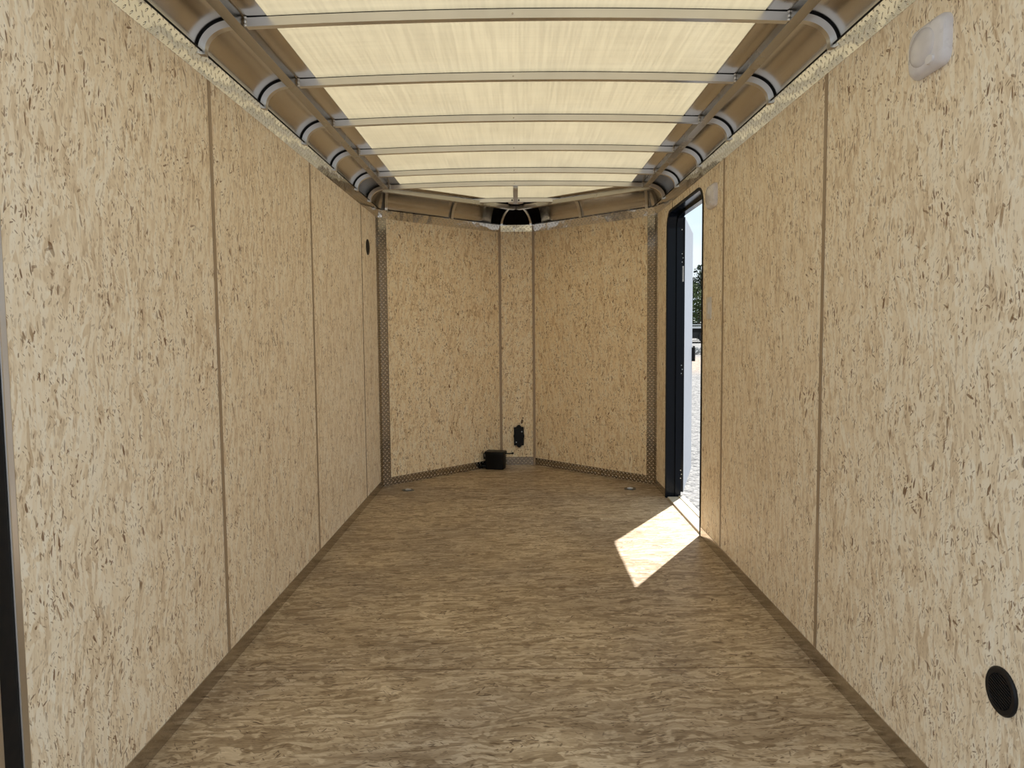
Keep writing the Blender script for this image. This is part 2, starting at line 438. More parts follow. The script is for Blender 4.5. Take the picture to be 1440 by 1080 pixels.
# ---------------------------------------------------------------- seam strips
k = 2
sn = ['nearest', 'middle', 'farthest']
for s, nm in ((-1, 'left'), (1, 'right')):
    for i, y in enumerate(SEAMS):
        hw = 0.0105 if i < 2 else 0.003
        b = MB()
        z0 = ZB if not (s > 0 and i == 2) else DOOR[2]
        b.box(s * W - 0.001, s * W + 0.001, y - hw, y + hw, z0, ZT0)
        b.v = [(x - s * 0.0015, yy, z) for x, yy, z in b.v]
        o = b.build('trim_%d' % k, M['strip'] if i < 2 else M['joint'])
        tag(o, '%s brown vertical seam strip on the %s side wall' % (sn[i], nm), 'seam strip', kind='structure'); k += 1
for s, nm in ((-1, 'left'), (1, 'right')):
    b = MB(); b.box(s * HP - 0.0115, s * HP + 0.0115, YP - 0.010, YP + 0.002, 0.0 if s > 0 else ZB, ZT1 - 0.002)
    o = b.build('trim_%d' % k, M['strip'], bevel=0.002)
    tag(o, 'brown vertical strip on the %s edge of the flat nose panel' % nm, 'seam strip', kind='structure'); k += 1

# ---------------------------------------------------------------- treadplate strips
def vpt(side, t, inset=0.0):
    """point on a nose wall, t metres from the side corner, inset into the room"""
    A = Vector((side * W, YC, 0)); B = Vector((side * HP, YP, 0)); d = (B - A).normalized()
    nn = Vector((-side * 0.705, -0.709, 0)).normalized()
    return A + d * t + nn * inset
VL = (Vector((W, YC)) - Vector((HP, YP))).length
def plate_along(pts, z0, z1, lean, name, mat, ua, off=(0, 0)):
    """pts: polyline in plan on the wall, th: list of inward offset vectors"""
    bb = MB(); rows = []
    for p, q in pts:
        g = (q - p).normalized() * lean
        rows.append([(p[0], p[1], z0), (q[0], q[1], z0), (q[0] + g[0], q[1] + g[1], z1), (p[0], p[1], z1)])
    bb.rings(rows)
    return bb.build(name, mat, ua=ua, off=off)
# base: side walls (the right one is interrupted by the doorway)
b = MB(); b.box(-W, -W + 0.003, Y0, YC, 0.0005, ZB)
tag(b.build('baseboard_left', M['tread_base'], bevel=0.0008), 'treadplate kick strip along the foot of the left wall', 'kick plate', kind='structure')
b = MB(); b.box(W - 0.003, W, 1.36, DOOR[0] - 0.016, 0.0005, ZB)
tag(b.build('baseboard_right', M['tread_base'], bevel=0.0008), 'treadplate kick strip along the right wall, nearer than the doorway', 'kick plate', kind='structure')
b = MB(); b.box(W - 0.003, W, DOOR[1] + 0.012, YC, 0.0005, ZB)
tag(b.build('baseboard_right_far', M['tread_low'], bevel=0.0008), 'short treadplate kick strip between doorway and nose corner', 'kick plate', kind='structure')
for s, nm in ((-1, 'left'), (1, 'right')):
    d = Vector((-s * (W - HP), YP - YC)).normalized()
    p = [(vpt(s, 0), vpt(s, 0.0, 0.003)), (vpt(s, VL), vpt(s, VL, 0.003))]
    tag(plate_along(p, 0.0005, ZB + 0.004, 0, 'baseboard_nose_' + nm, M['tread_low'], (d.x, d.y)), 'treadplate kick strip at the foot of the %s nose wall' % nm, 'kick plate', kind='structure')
b = MB(); b.box(-HP + 0.010, HP - 0.010, YP - 0.003, YP, 0.0005, ZB + 0.012)
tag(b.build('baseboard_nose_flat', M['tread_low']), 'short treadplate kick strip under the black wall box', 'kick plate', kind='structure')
# top
for s, nm in ((-1, 'left'), (1, 'right')):
    b = MB(); ya = Y0 if s < 0 else 1.36
    b.v = []
    x0, x1 = sorted((s * W, s * (W - 0.003)))
    q4 = ((ya, ZT0), (YC - 0.05, ZT0), (YC - 0.005, ZT1), (ya, ZT1))
    vsx = [(s * W, y, z) for y, z in q4] + [(s * (W - (0.002 if z == ZT0 else 0.015)), y, z) for y, z in q4]
    b.add(vsx, [(0, 1, 2, 3), (7, 6, 5, 4), (0, 4, 5, 1), (1, 5, 6, 2), (2, 6, 7, 3), (3, 7, 4, 0)])
    tag(b.build('trim_%d' % k, M['tread'], off=(s * 2.0, 0.005)), 'bright treadplate strip along the top of the %s side wall' % nm, 'treadplate trim', kind='structure'); k += 1
    d = Vector((-s * (W - HP), YP - YC)).normalized()
    p = [(vpt(s, 0), vpt(s, 0.0, 0.003)), (vpt(s, VL - 0.006), vpt(s, VL - 0.006, 0.003))]
    tag(plate_along(p, ZT0 + 0.002, ZT1 + 0.006, 0.009, 'trim_%d' % k, M['tread_nose'], (d.x, d.y), off=(s, 0.005)), 'bright treadplate strip along the top of the %s nose wall' % nm, 'treadplate trim', kind='structure'); k += 1
b = MB(); b.box(-HP + 0.010, HP - 0.010, YP - 0.003, YP, ZT0 + 0.008, ZT1 + 0.002)
tag(b.build('trim_%d' % k, M['tread'], off=(0.3, 0.005)), 'short bright treadplate strip on top of the flat nose panel', 'treadplate trim', kind='structure'); k += 1
# vertical corner angles
for s, nm in ((-1, 'left'), (1, 'right')):
    d = Vector((-s * (W - HP), YP - YC)).normalized()
    a0 = Vector((s * (W - 0.0035), YC - 0.10, 0)); c0 = Vector((s * (W - 0.0035), YC - 0.002, 0)); e0 = vpt(s, 0.072 if s < 0 else 0.066, 0.0035)
    o1 = Vector((s * W, YC - 0.10, 0)); o2 = Vector((s * W, YC, 0)); o3 = vpt(s, 0.072 if s < 0 else 0.066, 0)
    bb = MB()
    zb, zt = 0.004, ZT1 - 0.004
    loop = [o1, a0, c0, e0, o3, o2]
    rows = [[(p.x, p.y, z) for p in loop] for z in (zb, zt)]
    bb.rings(rows)
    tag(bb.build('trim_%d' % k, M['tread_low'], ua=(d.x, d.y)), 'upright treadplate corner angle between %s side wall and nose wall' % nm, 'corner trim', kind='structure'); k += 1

# ---------------------------------------------------------------- cove skins
NC = 14
def arc(Fp, Tp, zf, zt, n=NC, e=1.0, off=0.0, down=0.0):
    """quarter curve in the vertical plane through foot F (plan) and top T (plan); off = offset towards the room"""
    Fp, Tp = Vector(Fp), Vector(Tp); a = (Fp - Tp).length; dr = (Fp - Tp).normalized()
    pts = []
    if down: pts.append((Fp.x - dr.x * off, Fp.y - dr.y * off, zf - down))
    for i in range(n + 1):
        t = math.pi / 2 * i / n
        aa, bb_ = a, zt - zf
        cx, cz = aa * math.cos(t), bb_ * math.sin(t)
        nx, nz_ = math.cos(t) / aa, math.sin(t) / bb_
        L = math.hypot(nx, nz_); cx -= off * nx / L; cz -= off * nz_ / L
        pts.append((Tp.x + dr.x * cx, Tp.y + dr.y * cx, zf + cz))
    return pts
ZF, ZTOP = 2.083, 2.187
XT = 0.905
def side_sections(s):
    return [((s * 1.034, y), (s * XT, y)) for y in (1.30, 1.87, 2.455, 3.04, 3.62, 4.2, 4.78, 5.2)]
def nose_sections(s):
    L = [((s * 1.034, 5.2), (s * XT, 5.2)), ((s * 1.034, 5.38), (s * 0.912, 5.26)), ((s * 1.034, 5.50), (s * 0.920, 5.31)),
         ((s * 1.030, 5.575), (s * 0.926, 5.355)), ((s * 1.010, 5.612), (s * 0.930, 5.38)), ((s * 0.975, 5.645), (s * 0.925, 5.405)),
         ((s * 0.75, 5.872), (s * 0.70, 5.59)), ((s * 0.52, 6.100), (s * 0.455, 5.79)), ((s * 0.36, 6.258), (s * 0.30, 5.92)), ((s * 0.215, 6.402), (s * 0.16, 6.045))]
    return L
for s, nm in ((-1, 'left'), (1, 'right')):
    b = MB(); b.sheet([arc(f, t_, ZF, ZTOP) + [(s * 0.80, f[1], ZTOP + 0.002)] for f, t_ in side_sections(s)])
    tag(b.build('cove_panel', M['cove'], smooth=True, solid=0.002), 'curved shiny metal cove running above the %s side wall' % nm, 'cove', 'curved metal coves under the roof')
    b = MB(); b.sheet([arc(f, t_, ZF + 0.002, ZTOP) for f, t_ in nose_sections(s)])
    tag(b.build('cove_panel', M['cove'], smooth=True, solid=0.002), 'curved shiny metal cove above the %s slanted nose wall' % nm, 'cove', 'curved metal coves under the roof')
# nose cap closing the peak, its unlit dark put into the colour
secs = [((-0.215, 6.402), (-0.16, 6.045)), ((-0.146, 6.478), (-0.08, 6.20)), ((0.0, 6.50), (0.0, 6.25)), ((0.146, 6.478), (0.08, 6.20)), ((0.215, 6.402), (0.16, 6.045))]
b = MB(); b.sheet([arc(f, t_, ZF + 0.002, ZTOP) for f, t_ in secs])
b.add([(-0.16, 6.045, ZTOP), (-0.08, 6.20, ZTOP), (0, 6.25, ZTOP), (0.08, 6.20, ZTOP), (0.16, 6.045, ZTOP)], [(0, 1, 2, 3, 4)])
tag(b.build('nose_cap', M['nose_shade'], smooth=True, solid=0.002), 'dark hollow cap at the tip of the nose above the flat panel', 'nose cap')
# black bead standing in for the shadow gap between cove and trim
for s, nm in ((-1, 'left'), (1, 'right')):
    pts = [(s * 1.0155, 1.36), (s * 1.0155, YC - 0.004)] + [tuple(vpt(s, t_, 0.010)[:2]) for t_ in (0.0, VL)]
    if s < 0: pts[0] = (s * 1.0155, Y0)
    b = MB(); rows = []
    for i, (x, y) in enumerate(pts):
        q = 0.0035
        inw = Vector((-s, 0)) if i < 2 else Vector((-s * 0.705, -0.709))
        a = Vector((x, y)); c_ = a + inw * q
        rows.append([(a.x, a.y, ZT1 + 0.0005), (c_.x, c_.y, ZT1 + 0.0005), (c_.x, c_.y, ZT1 + 0.005), (a.x, a.y, ZT1 + 0.005)])
    b.rings(rows)
    tag(b.build('trim_%d' % k, M['rubber']), 'thin black line for the shaded gap below the cove on the %s side' % nm, 'gap_shade', kind='structure'); k += 1

# ---------------------------------------------------------------- roof sheet and its metal edges
VE = 6.095                                # y where the two nose edges of the sheet would meet
xs = [-0.87 + 1.74 * i / 24 for i in range(25)]
b = MB()
ys = [1.30, 1.87, 2.455, 3.04, 3.62, 4.2, 4.78, 5.2]
b.sheet([[(x, y, zroof(x) + 0.004) for x in xs] for y in ys])
b.sheet([[(x, 5.2 + ((6.14 - abs(x)) - 5.2) * j / 6, zroof(x) + 0.004) for x in xs] for j in range(7)])
tag(b.build('ceiling', M['roof'], smooth=True), 'cream translucent roof sheet glowing with daylight', 'roof', kind='structure')
for s, nm in ((-1, 'left'), (1, 'right')):
    xi, xo = s * (0.812 if s < 0 else 0.795), s * 0.93
    b = MB()
    Z = lambda x: zroof(x) + 0.001
    rows = [[(xo, y, 2.1885), (s * 0.87, y, 2.1875), (xi, y, Z(xi))] for y in (1.30, 2.455, 3.04, 3.62, 4.2, 4.78, 5.15)]
    for (ax, ay), (bx, by) in (((abs(xi), VE - abs(xi)), (0.965, 5.30)), ((0.75, VE - 0.75), (0.965, 5.42)), ((0.60, VE - 0.60), (0.73, 5.65)),
                               ((0.40, VE - 0.40), (0.49, 5.87)), ((0.25, VE - 0.25), (0.30, 6.03)), ((0.0, VE), (0.0, 6.32))):
        rows.append([(s * bx, by, 2.1885), (s * (ax + bx) / 2, (ay + by) / 2, 2.1885 if ax > 0.7 else Z(ax)), (s * ax, ay, Z(ax))])
    b.sheet(rows)
    tag(b.build('roof_edge_plate', M['alu_edge'], smooth=True, solid=0.0015), 'flat metal plate edging the translucent roof sheet on the %s' % nm, 'roof edge plate', 'metal plates edging the roof sheet')

# ---------------------------------------------------------------- longitudinal rails
def rail(path, outd, name, label, zb=2.154):
    """angle section: bottom leg towards outd, upright leg at the path"""
    th = 0.003
    bb = MB(); rows = []
    for (x, y), (ox, oy) in zip(path, outd):
        w_ = 0.040
        zt = 2.1855
        prof = [(0, zb), (w_, zb), (w_, zb + th), (th, zb + th), (th, zt), (0, zt)]
        rows.append([(x + ox * q, y + oy * q, z) for q, z in prof])
    bb.rings(rows)
    o = bb.build(name, M['alu_edge'], bevel=0.0006)
    return tag(o, label, 'roof rail', 'angle rails carrying the roof bows')
rail([(-0.877, 1.30), (-0.877, 5.21)], [(-1, 0)] * 2, 'roof_rail', 'long metal angle rail under the roof on the left')
rail([(0.872, 1.30), (0.872, 5.21)], [(1, 0)] * 2, 'roof_rail', 'long metal angle rail under the roof on the right')
nv = Vector((-0.665, 0.747)).normalized()
rail([(-0.935, 5.275), (-0.002, 6.106)], [(nv.x, nv.y)] * 2, 'roof_rail', 'slanted metal angle rail in the nose, left of the tip')
rail([(0.935, 5.275), (0.002, 6.106)], [(-nv.x, nv.y)] * 2, 'roof_rail', 'slanted metal angle rail in the nose, right of the tip')

# ---------------------------------------------------------------- roof bows with their ribs
def sweep(bb, inner, outer, y0, y1, axis=(0, 1)):
    """closed bar between two point rows, extruded along axis by y0..y1"""
    rows = []
    for p, q in zip(inner, outer):
        rows.append([(p[0] + axis[0] * y0, p[1] + axis[1] * y0, p[2]), (p[0] + axis[0] * y1, p[1] + axis[1] * y1, p[2]),
                     (q[0] + axis[0] * y1, q[1] + axis[1] * y1, q[2]), (q[0] + axis[0] * y0, q[1] + axis[1] * y0, q[2])])
    bb.rings(rows)
def make_bow(y, label, half=0.868, ribs=True, screws=True):
    root = empty('roof_bow', (0, y, 0))
    tag(root, label, 'roof bow', 'metal bows crossing under the roof')
    xb = [-half + 2 * half * i / 28 for i in range(29)]
    b = MB(); sweep(b, [(x, 0, zroof(x) - 0.031) for x in xb], [(x, 0, zroof(x) - 0.003) for x in xb], 0.0, 0.026)
    b.build('crossbar', M['alu'], root, smooth=True)
    b = MB(); sweep(b, [(x, 0, zroof(x) - 0.003) for x in xb], [(x, 0, zroof(x) + 0.0005) for x in xb], 0.0015, 0.024)
    b.build('gap_shade', M['rubber'], root)  # black strip stands in for the dark gap under the roof
    b = MB(); b.cyl((-0.013, 0.0008, zroof(0) - 0.018), (-0.013, -0.0012, zroof(0) - 0.018), 0.0035, n=10)
    b.build('rivet', M['alu_edge'], root)
    for s in (-1, 1):
        if ribs:
            f, t_ = (s * 1.034, 0), (s * XT, 0)
            ins = arc(f, t_, ZF, ZTOP, off=0.031, down=0.012) + [(s * 0.885, 0, ZTOP - 0.031)]
            outs = arc(f, t_, ZF, ZTOP, off=0.008, down=0.012) + [(s * 0.885, 0, ZTOP - 0.008)]
            b = MB(); sweep(b, ins, outs, 0.0, 0.026)
            b.build('rib', M['alu'], root, smooth=True)
            a2 = arc(f, t_, ZF, ZTOP, off=0.008) + [(s * 0.885, 0, ZTOP - 0.008)]
            a3 = arc(f, t_, ZF, ZTOP, off=0.0012) + [(s * 0.885, 0, ZTOP - 0.0012)]
            b = MB(); sweep(b, a2, a3, 0.002, 0.024)
            b.build('gap_shade', M['rubber'], root)  # shaded gap behind the rib, drawn as a black strip
        # weld bead where the crossbar meets the rail
        b = MB()
        xw = s * (half + (0.001 if ribs else 0.004))
        rr_ = []
        for j in range(7):
            zz = zroof(0.87) - 0.032 + 0.030 * j / 6
            r_ = 0.0042 + 0.0016 * math.sin(j * 2.3)
            rr_.append([(xw + r_ * math.cos(a_), -0.002 + r_ * math.sin(a_), zz) for a_ in [2 * math.pi * q / 10 for q in range(10)]])
        b.rings(rr_); b.build('weld_bead', M['alu'], root, smooth=True)
    return root
where = ['largest roof bow, nearest to the viewer at the top of the picture', 'second roof bow from the open rear end', 'third roof bow from the open rear end',
         'fourth roof bow from the open rear end', 'fifth roof bow, next to last before the nose', 'last full width roof bow, where the nose begins']
for y, lb in zip(BOWS, where): make_bow(y, lb)
o = make_bow(5.855, 'short roof bow inside the nose with no ribs', half=0.335, ribs=False)
# centre ridge piece between the last bow and the short bow
root = empty('ridge_bar', (0, 5.226, 0)); tag(root, 'short lengthwise metal bar linking the last bow to the nose bow', 'bar')
b = MB(); b.box(-0.017 - 0.005, 0.017 - 0.005, 0, 0.629, 2.158, 2.1995); b.build('bar', M['alu_edge'], root, bevel=0.001)
for s in (-1, 1):
    b = MB(); b.cyl((-0.005 + s * 0.026, 0.629, 2.185), (-0.005 + s * 0.026, 0.618, 2.185), 0.006, n=10)
    b.build('bolt', M['black'], root)
root = empty('puck_light', (-0.002, 6.0, 2.186)); tag(root, 'flat round white puck under the roof at the nose tip', 'light')
b = MB(); b.cyl((0, 0, 0.014), (0, 0, 0.003), 0.055, 0.060, n=32); b.build('housing', M['white_plastic'], root, smooth=True)
b = MB(); b.cyl((0, 0, 0.003), (0, 0, 0.0), 0.058, 0.050, n=32); b.build('lens', M['white_plastic'], root, smooth=True)

# ribs of the nose coves
def nose_rib(f, t_, label, wd=0.024, along=None, o0=0.006, o1=0.022):
    root = empty('cove_rib', (f[0], f[1], 0)); tag(root, label, 'cove rib', 'ribs of the nose coves')
    f2, t2 = Vector((0, 0)), Vector(t_) - Vector(f)
    dr = (f2 - t2).normalized(); ax = along or (-dr.y, dr.x)
    ins = arc(f2, t2, ZF + 0.002, ZTOP, off=o1, down=0.004); outs = arc(f2, t2, ZF + 0.002, ZTOP, off=o0, down=0.004)
    b = MB(); sweep(b, ins, outs, -wd / 2, wd / 2, ax); b.build('rib', M['alu'], root, smooth=True)
    a2 = arc(f2, t2, ZF + 0.002, ZTOP, off=o0); a3 = arc(f2, t2, ZF + 0.002, ZTOP, off=0.001)
    b = MB(); sweep(b, a2, a3, -wd / 2 + 0.003, wd / 2 - 0.003, ax); b.build('gap_shade', M['rubber'], root)  # shade between rib and cove, put in as a black strip
for s, nm in ((-1, 'left'), (1, 'right')):
    nose_rib((s * 0.975, 5.645), (s * 0.925, 5.405), 'metal rib beside the corner at the outer end of the %s nose cove' % nm, along=(-s * 0.75, 0.66))
    nose_rib((s * 0.52, 6.100), (s * 0.455, 5.79), 'metal rib half way along the %s nose cove' % nm, along=(-s * 0.75, 0.66))
    nose_rib((s * 0.128, 6.462), (s * 0.050, 6.13), 'metal rib forming the %s half of the dark arch at the tip' % nm, along=(-s * 1.0, 0.0), wd=0.018, o0=0.002, o1=0.018)

# ---------------------------------------------------------------- rear frame at the far left of the picture
root = empty('rear_door_frame', (-W, 1.40, 0)); tag(root, 'aluminium and black rubber post at the left edge of the picture', 'door frame')
b = MB(); b.box(-0.03, 0.005, 0.060, 0.082, -0.02, 2.08); b.build('edge_trim', M['alu'], root, bevel=0.003)
b = MB(); b.box(-0.03, 0.001, 0.006, 0.060, -0.02, 2.08); b.build('gasket', M['rubber'], root, bevel=0.002)
b = MB(); b.box(-0.055, 0.004, -0.06, 0.006, -0.02, 2.08); b.build('outer_post', M['alu'], root, bevel=0.003)

# ---------------------------------------------------------------- side door frame, sill and leaf
def outline_sweep(g0, g1, x0, x1, z0=0.0):
    a, c_ = door_outline(g0, z0=z0), door_outline(g1, z0=z0)
    bb = MB()
    bb.rings([[(x0, p[0], p[1]), (x1, p[0], p[1]), (x1, q[0], q[1]), (x0, q[0], q[1])] for p, q in zip(a, c_)])
    return bb
root = empty('side_door_frame', (0, 0, 0)); tag(root, 'black rounded frame lining the side doorway', 'door frame')
outline_sweep(-0.012, 0.004, W - 0.005, W + 0.002, z0=0.002).build('flange', M['rubber'], root)
outline_sweep(0.000, 0.006, W + 0.002, W + 0.060, z0=0.0).build('reveal', M['black_paint'], root, smooth=True)
outline_sweep(0.003, 0.024, W + 0.060, W + 0.098, z0=0.0).build('outer_stop', M['black_paint'], root, smooth=True)
outline_sweep(-0.03, 0.003, W + 0.0555, W + 0.098, z0=0.0).build('outer_flange', M['black_paint'], root, smooth=True)
b = MB(); b.box(W + 0.006, W + 0.120, DOOR[0] + 0.007, DOOR[1] - 0.025, -0.05, 0.013)
b.box(W + 0.082, W + 0.120, DOOR[0] + 0.025, DOOR[1] - 0.025, 0.013, 0.020)
tag(b.build('door_sill', M['sill'], bevel=0.002), 'pale sunlit threshold strip in the side doorway', 'threshold')

hinge = Vector((1.146, 5.118, 0)); free = Vector((1.405, 5.985, 0))
rz = math.atan2(free.y - hinge.y, free.x - hinge.x)
LW = (free - hinge).length
root = empty('door_1', hinge, rz); tag(root, 'open side door leaf with white inner skin and black edge', 'door', kind='structure')
ZL0, ZL1 = 0.045, 1.935
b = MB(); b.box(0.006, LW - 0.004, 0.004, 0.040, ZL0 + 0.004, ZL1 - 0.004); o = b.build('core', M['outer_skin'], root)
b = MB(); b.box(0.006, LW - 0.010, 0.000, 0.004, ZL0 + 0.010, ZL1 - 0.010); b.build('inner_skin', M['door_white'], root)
b = MB(); b.box(-0.004, 0.006, 0.000, 0.052, ZL0, ZL1); b.box(-0.010, 0.006, 0.044, 0.052, ZL0, ZL1); b.build('hinge_edge', M['black_paint'], root, bevel=0.001)
b = MB(); b.box(LW - 0.010, LW, 0.0, 0.044, ZL0, ZL1); b.box(0.006, LW, 0.0, 0.044, ZL1 - 0.010, ZL1); b.box(0.006, LW, 0.0, 0.044, ZL0, ZL0 + 0.010)
b.build('edge_moulding', M['grey_edge'], root, bevel=0.001)
for zc in (1.66, 0.90, 0.17):
    b = MB(); b.box(-0.0065, -0.0035, 0.006, 0.038, zc - 0.045, zc + 0.045)
    h = b.build('hinge', M['black'], root, bevel=0.0008)
    for dz, dy in ((0.028, 0.018), (0.0, 0.012), (-0.028, 0.018)):
        b = MB(); b.cyl((-0.0055, dy, zc + dz), (-0.0085, dy, zc + dz), 0.0035, n=10); b.build('screw', M['zinc'], h)
b = MB(); b.box(-0.0052, -0.0035, 0.006, 0.030, 1.500, 1.605); st = b.build('sticker', M['paper'], root)
b = MB()
for j in range(9):
    z = 1.590 - j * 0.0085
    b.box(-0.0056, -0.0050, 0.009, 0.009 + random.choice([0.010, 0.015, 0.017]), z - 0.0022, z)
b.build('print', M['ink'], st)
b = MB(); b.cyl((-0.005, 0.02, 1.85), (-0.009, 0.02, 1.85), 0.004, n=10); b.build('screw', M['zinc'], root)
lz = 0.975
b = MB(); b.box(LW - 0.052, LW - 0.012, -0.026, 0.0, lz - 0.055, lz + 0.055); la = b.build('latch', M['black'], root, bevel=0.004)
b = MB(); b.cyl((LW - 0.028, -0.015, lz + 0.066), (LW - 0.028, -0.015, lz + 0.052), 0.009, n=12); b.build('latch_knob', M['black'], la)

# ---------------------------------------------------------------- wall lights, switch, vents
def rrect(w, h, r, n=6):
    pts = []
    for cx, cz, a0 in ((w / 2 - r, h / 2 - r, 0), (-w / 2 + r, h / 2 - r, 90), (-w / 2 + r, -h / 2 + r, 180), (w / 2 - r, -h / 2 + r, 270)):
        for i in range(n + 1):
            a = math.radians(a0 + 90 * i / n); pts.append((cx + r * math.cos(a), cz + r * math.sin(a)))
    return pts
def wall_light(y, z, label):
    root = empty('wall_light', (W, y, z)); tag(root, label, 'wall light', 'white wall lights on the right wall')
    b = MB()
    lv = [(0.0, 0.165, 0.122, 0.028), (0.010, 0.165, 0.122, 0.030), (0.020, 0.156, 0.112, 0.032), (0.025, 0.138, 0.098, 0.034)]
    b.rings([[(-d, p, q) for p, q in rrect(w_, h_, r_)] for d, w_, h_, r_ in lv])
    b.build('housing', M['white_plastic'], root, smooth=True)
    b = MB(); N = 28; R = []
    for j in range(7):
        t = j / 6; rr1 = math.cos(t * math.pi / 2 * 0.97); d = 0.0235 + 0.009 * math.sin(t * math.pi / 2)
        R.append([(-d, 0.008 + 0.058 * rr1 * math.cos(a), 0.003 + 0.046 * rr1 * math.sin(a)) for a in [2 * math.pi * q / N for q in range(N)]])
    b.rings(R); ln = b.build('lens', M['white_lens'], root, smooth=True)
    b = MB()
    for j in range(7):      # fine rays moulded in the lens
        a = math.radians(70 + j * 22)
        b.cyl((-0.0315, 0.008 + 0.016 * math.cos(a), 0.003 + 0.013 * math.sin(a)), (-0.0262, 0.008 + 0.05 * math.cos(a), 0.003 + 0.04 * math.sin(a)), 0.0008, n=6)
    b.build('lens_ribs', M['white_plastic'], ln)
    b = MB(); b.rings([[(-d, -0.034 + (w_ * math.cos(a)), -0.040 + h_ * math.sin(a)) for a in [math.pi * 2 * q / 20 for q in range(20)]] for d, w_, h_ in ((0.020, 0.020, 0.013), (0.030, 0.016, 0.010))])
    b.build('rocker', M['white_plastic'], root, smooth=True)
wall_light(1.903, 1.866, 'larger, nearer white wall light high on the right wall')
wall_light(3.957, 1.868, 'small distant white wall light beside the top of the doorway')

root = empty('light_switch', (W, 4.015, 1.287)); tag(root, 'ivory switch plate on the right wall beside the doorway', 'switch')
b = MB(); b.rings([[(-d, p, q) for p, q in rrect(w_, h_, 0.006, 3)] for d, w_, h_ in ((0, 0.085, 0.118), (0.004, 0.085, 0.118), (0.007, 0.078, 0.111))]); b.build('plate', M['switch'], root, smooth=True)
b = MB(); b.rings([[(-d, p, q) for p, q in rrect(w_, h_, 0.003, 2)] for d, w_, h_ in ((0.006, 0.034, 0.066), (0.011, 0.030, 0.060))]); b.build('rocker', M['switch'], root)

def vent(x, y, z, s, label, rad=0.052):
    root = empty('wall_vent', (x, y, z)); tag(root, label, 'vent', 'round black wall vents')
    N = 36; R = []
    for d, r_ in ((0.0, rad), (0.003, rad), (0.006, rad * 0.93), (0.006, rad * 0.74), (0.003, rad * 0.72)):
        R.append([(-s * d, r_ * math.cos(a), r_ * math.sin(a)) for a in [2 * math.pi * q / N for q in range(N)]])
    b = MB(); b.rings(R); b.build('flange', M['vent'], root, smooth=True)
    b = MB(); ang = math.radians(18)
    for j in range(-5, 6):
        h = j * 0.0066; half = math.sqrt(max(0, (rad * 0.70) ** 2 - h * h))
        if half < 0.006: continue
        m_ = Matrix.Rotation(ang, 4, 'X')
        x0, x1 = sorted((-s * 0.0025, -s * 0.0062))
        b.box(x0, x1, -half, half, h - 0.0016, h + 0.0016, mat=m_)
    b.build('louvres', M['vent'], root)
vent(W, 1.555, 0.391, 1, 'round black louvred vent low on the right wall')
vent(-W, 5.183, 1.760, -1, 'small round black vent high on the left wall near the nose', rad=0.054)

# ---------------------------------------------------------------- floor D-rings
def dring(x, y, rz_, label):
    root = empty('tie_down_ring', (x, y, 0), rz_); tag(root, label, 'tie-down ring', 'recessed floor tie-down rings')
    b = MB(); N = 28
    out_ = []
    for a in [2 * math.pi * q / 48 for q in range(48)]:
        k8 = 1 / max(abs(math.cos(a)), abs(math.sin(a))); k8 = min(k8, 1.16)
        out_.append((k8 * math.cos(a), k8 * math.sin(a)))
    R = [[(0.042 * p, 0.042 * q, 0.0003) for p, q in out_], [(0.042 * p, 0.042 * q, 0.003) for p, q in out_],
         [(0.030 * p / max(1, math.hypot(p, q)), 0.030 * q / max(1, math.hypot(p, q)), 0.003) for p, q in out_],
         [(0.024 * p / max(1, math.hypot(p, q)), 0.024 * q / max(1, math.hypot(p, q)), 0.0012) for p, q in out_]]
    b.rings(R); b.build('pan', M['zinc_dark'], root, smooth=True)
    b = MB(); R = []
    path = [(0.020 * math.cos(a), 0.020 * math.sin(a)) for a in [math.pi * q / 10 for q in range(11)]] + [(-0.020, -0.012), (0.020, -0.012)]
    for i, (px, py) in enumerate(path):
        q0 = Vector(path[i - 1]); q1 = Vector(path[(i + 1) % len(path)]); t = (q1 - q0).normalized(); nn = Vector((-t.y, t.x))
        R.append([(px + nn.x * 0.0035 * math.cos(a), py + nn.y * 0.0035 * math.cos(a), 0.006 + 0.0035 * math.sin(a)) for a in [2 * math.pi * g / 8 for g in range(8)]])
    b.rings(R, closed=True); b.build('ring', M['alu'], root, smooth=True)
    b = MB(); b.box(-0.014, 0.014, -0.017, -0.008, 0.002, 0.0105); b.build('clip', M['alu'], root, bevel=0.001)
dring(-0.822, 5.452, 0.5, 'metal floor tie-down ring near the left nose corner')
dring(0.827, 5.445, -0.2, 'metal floor tie-down ring near the side doorway')

# ---------------------------------------------------------------- battery box and wall box
root = empty('battery_box', (-0.192, 6.295, 0), math.radians(-14)); tag(root, 'black battery box on the floor in the nose', 'box')
b = MB(); b.rings([[(p, q, z) for p, q in rrect(w_, h_, 0.012, 3)] for z, w_, h_ in ((0.0, 0.150, 0.098), (0.004, 0.156, 0.104), (0.128, 0.164, 0.112))]); b.build('case', M['black'], root, smooth=True)
b = MB(); b.rings([[(p, q, z) for p, q in rrect(w_, h_, 0.012, 3)] for z, w_, h_ in ((0.126, 0.174, 0.122), (0.142, 0.174, 0.122), (0.152, 0.164, 0.112))]); b.build('lid', M['black'], root, smooth=True)
b = MB(); b.box(-0.098, -0.086, -0.035, -0.005, 0.085, 0.135); lt = b.build('latch', M['black'], root, bevel=0.002)
b = MB(); b.cyl((-0.079, -0.058, 0.110), (-0.079, -0.0595, 0.134), 0.003, n=8); b.build('latch_pin', M['zinc'], lt)
b = MB()
pth = [Vector((-0.078, -0.045, 0.028)), Vector((-0.100, -0.050, 0.030)), Vector((-0.122, -0.052, 0.026)), Vector((-0.130, -0.05, 0.012))]
for a, c_ in zip(pth, pth[1:]): b.cyl(a, c_, 0.010, n=10)
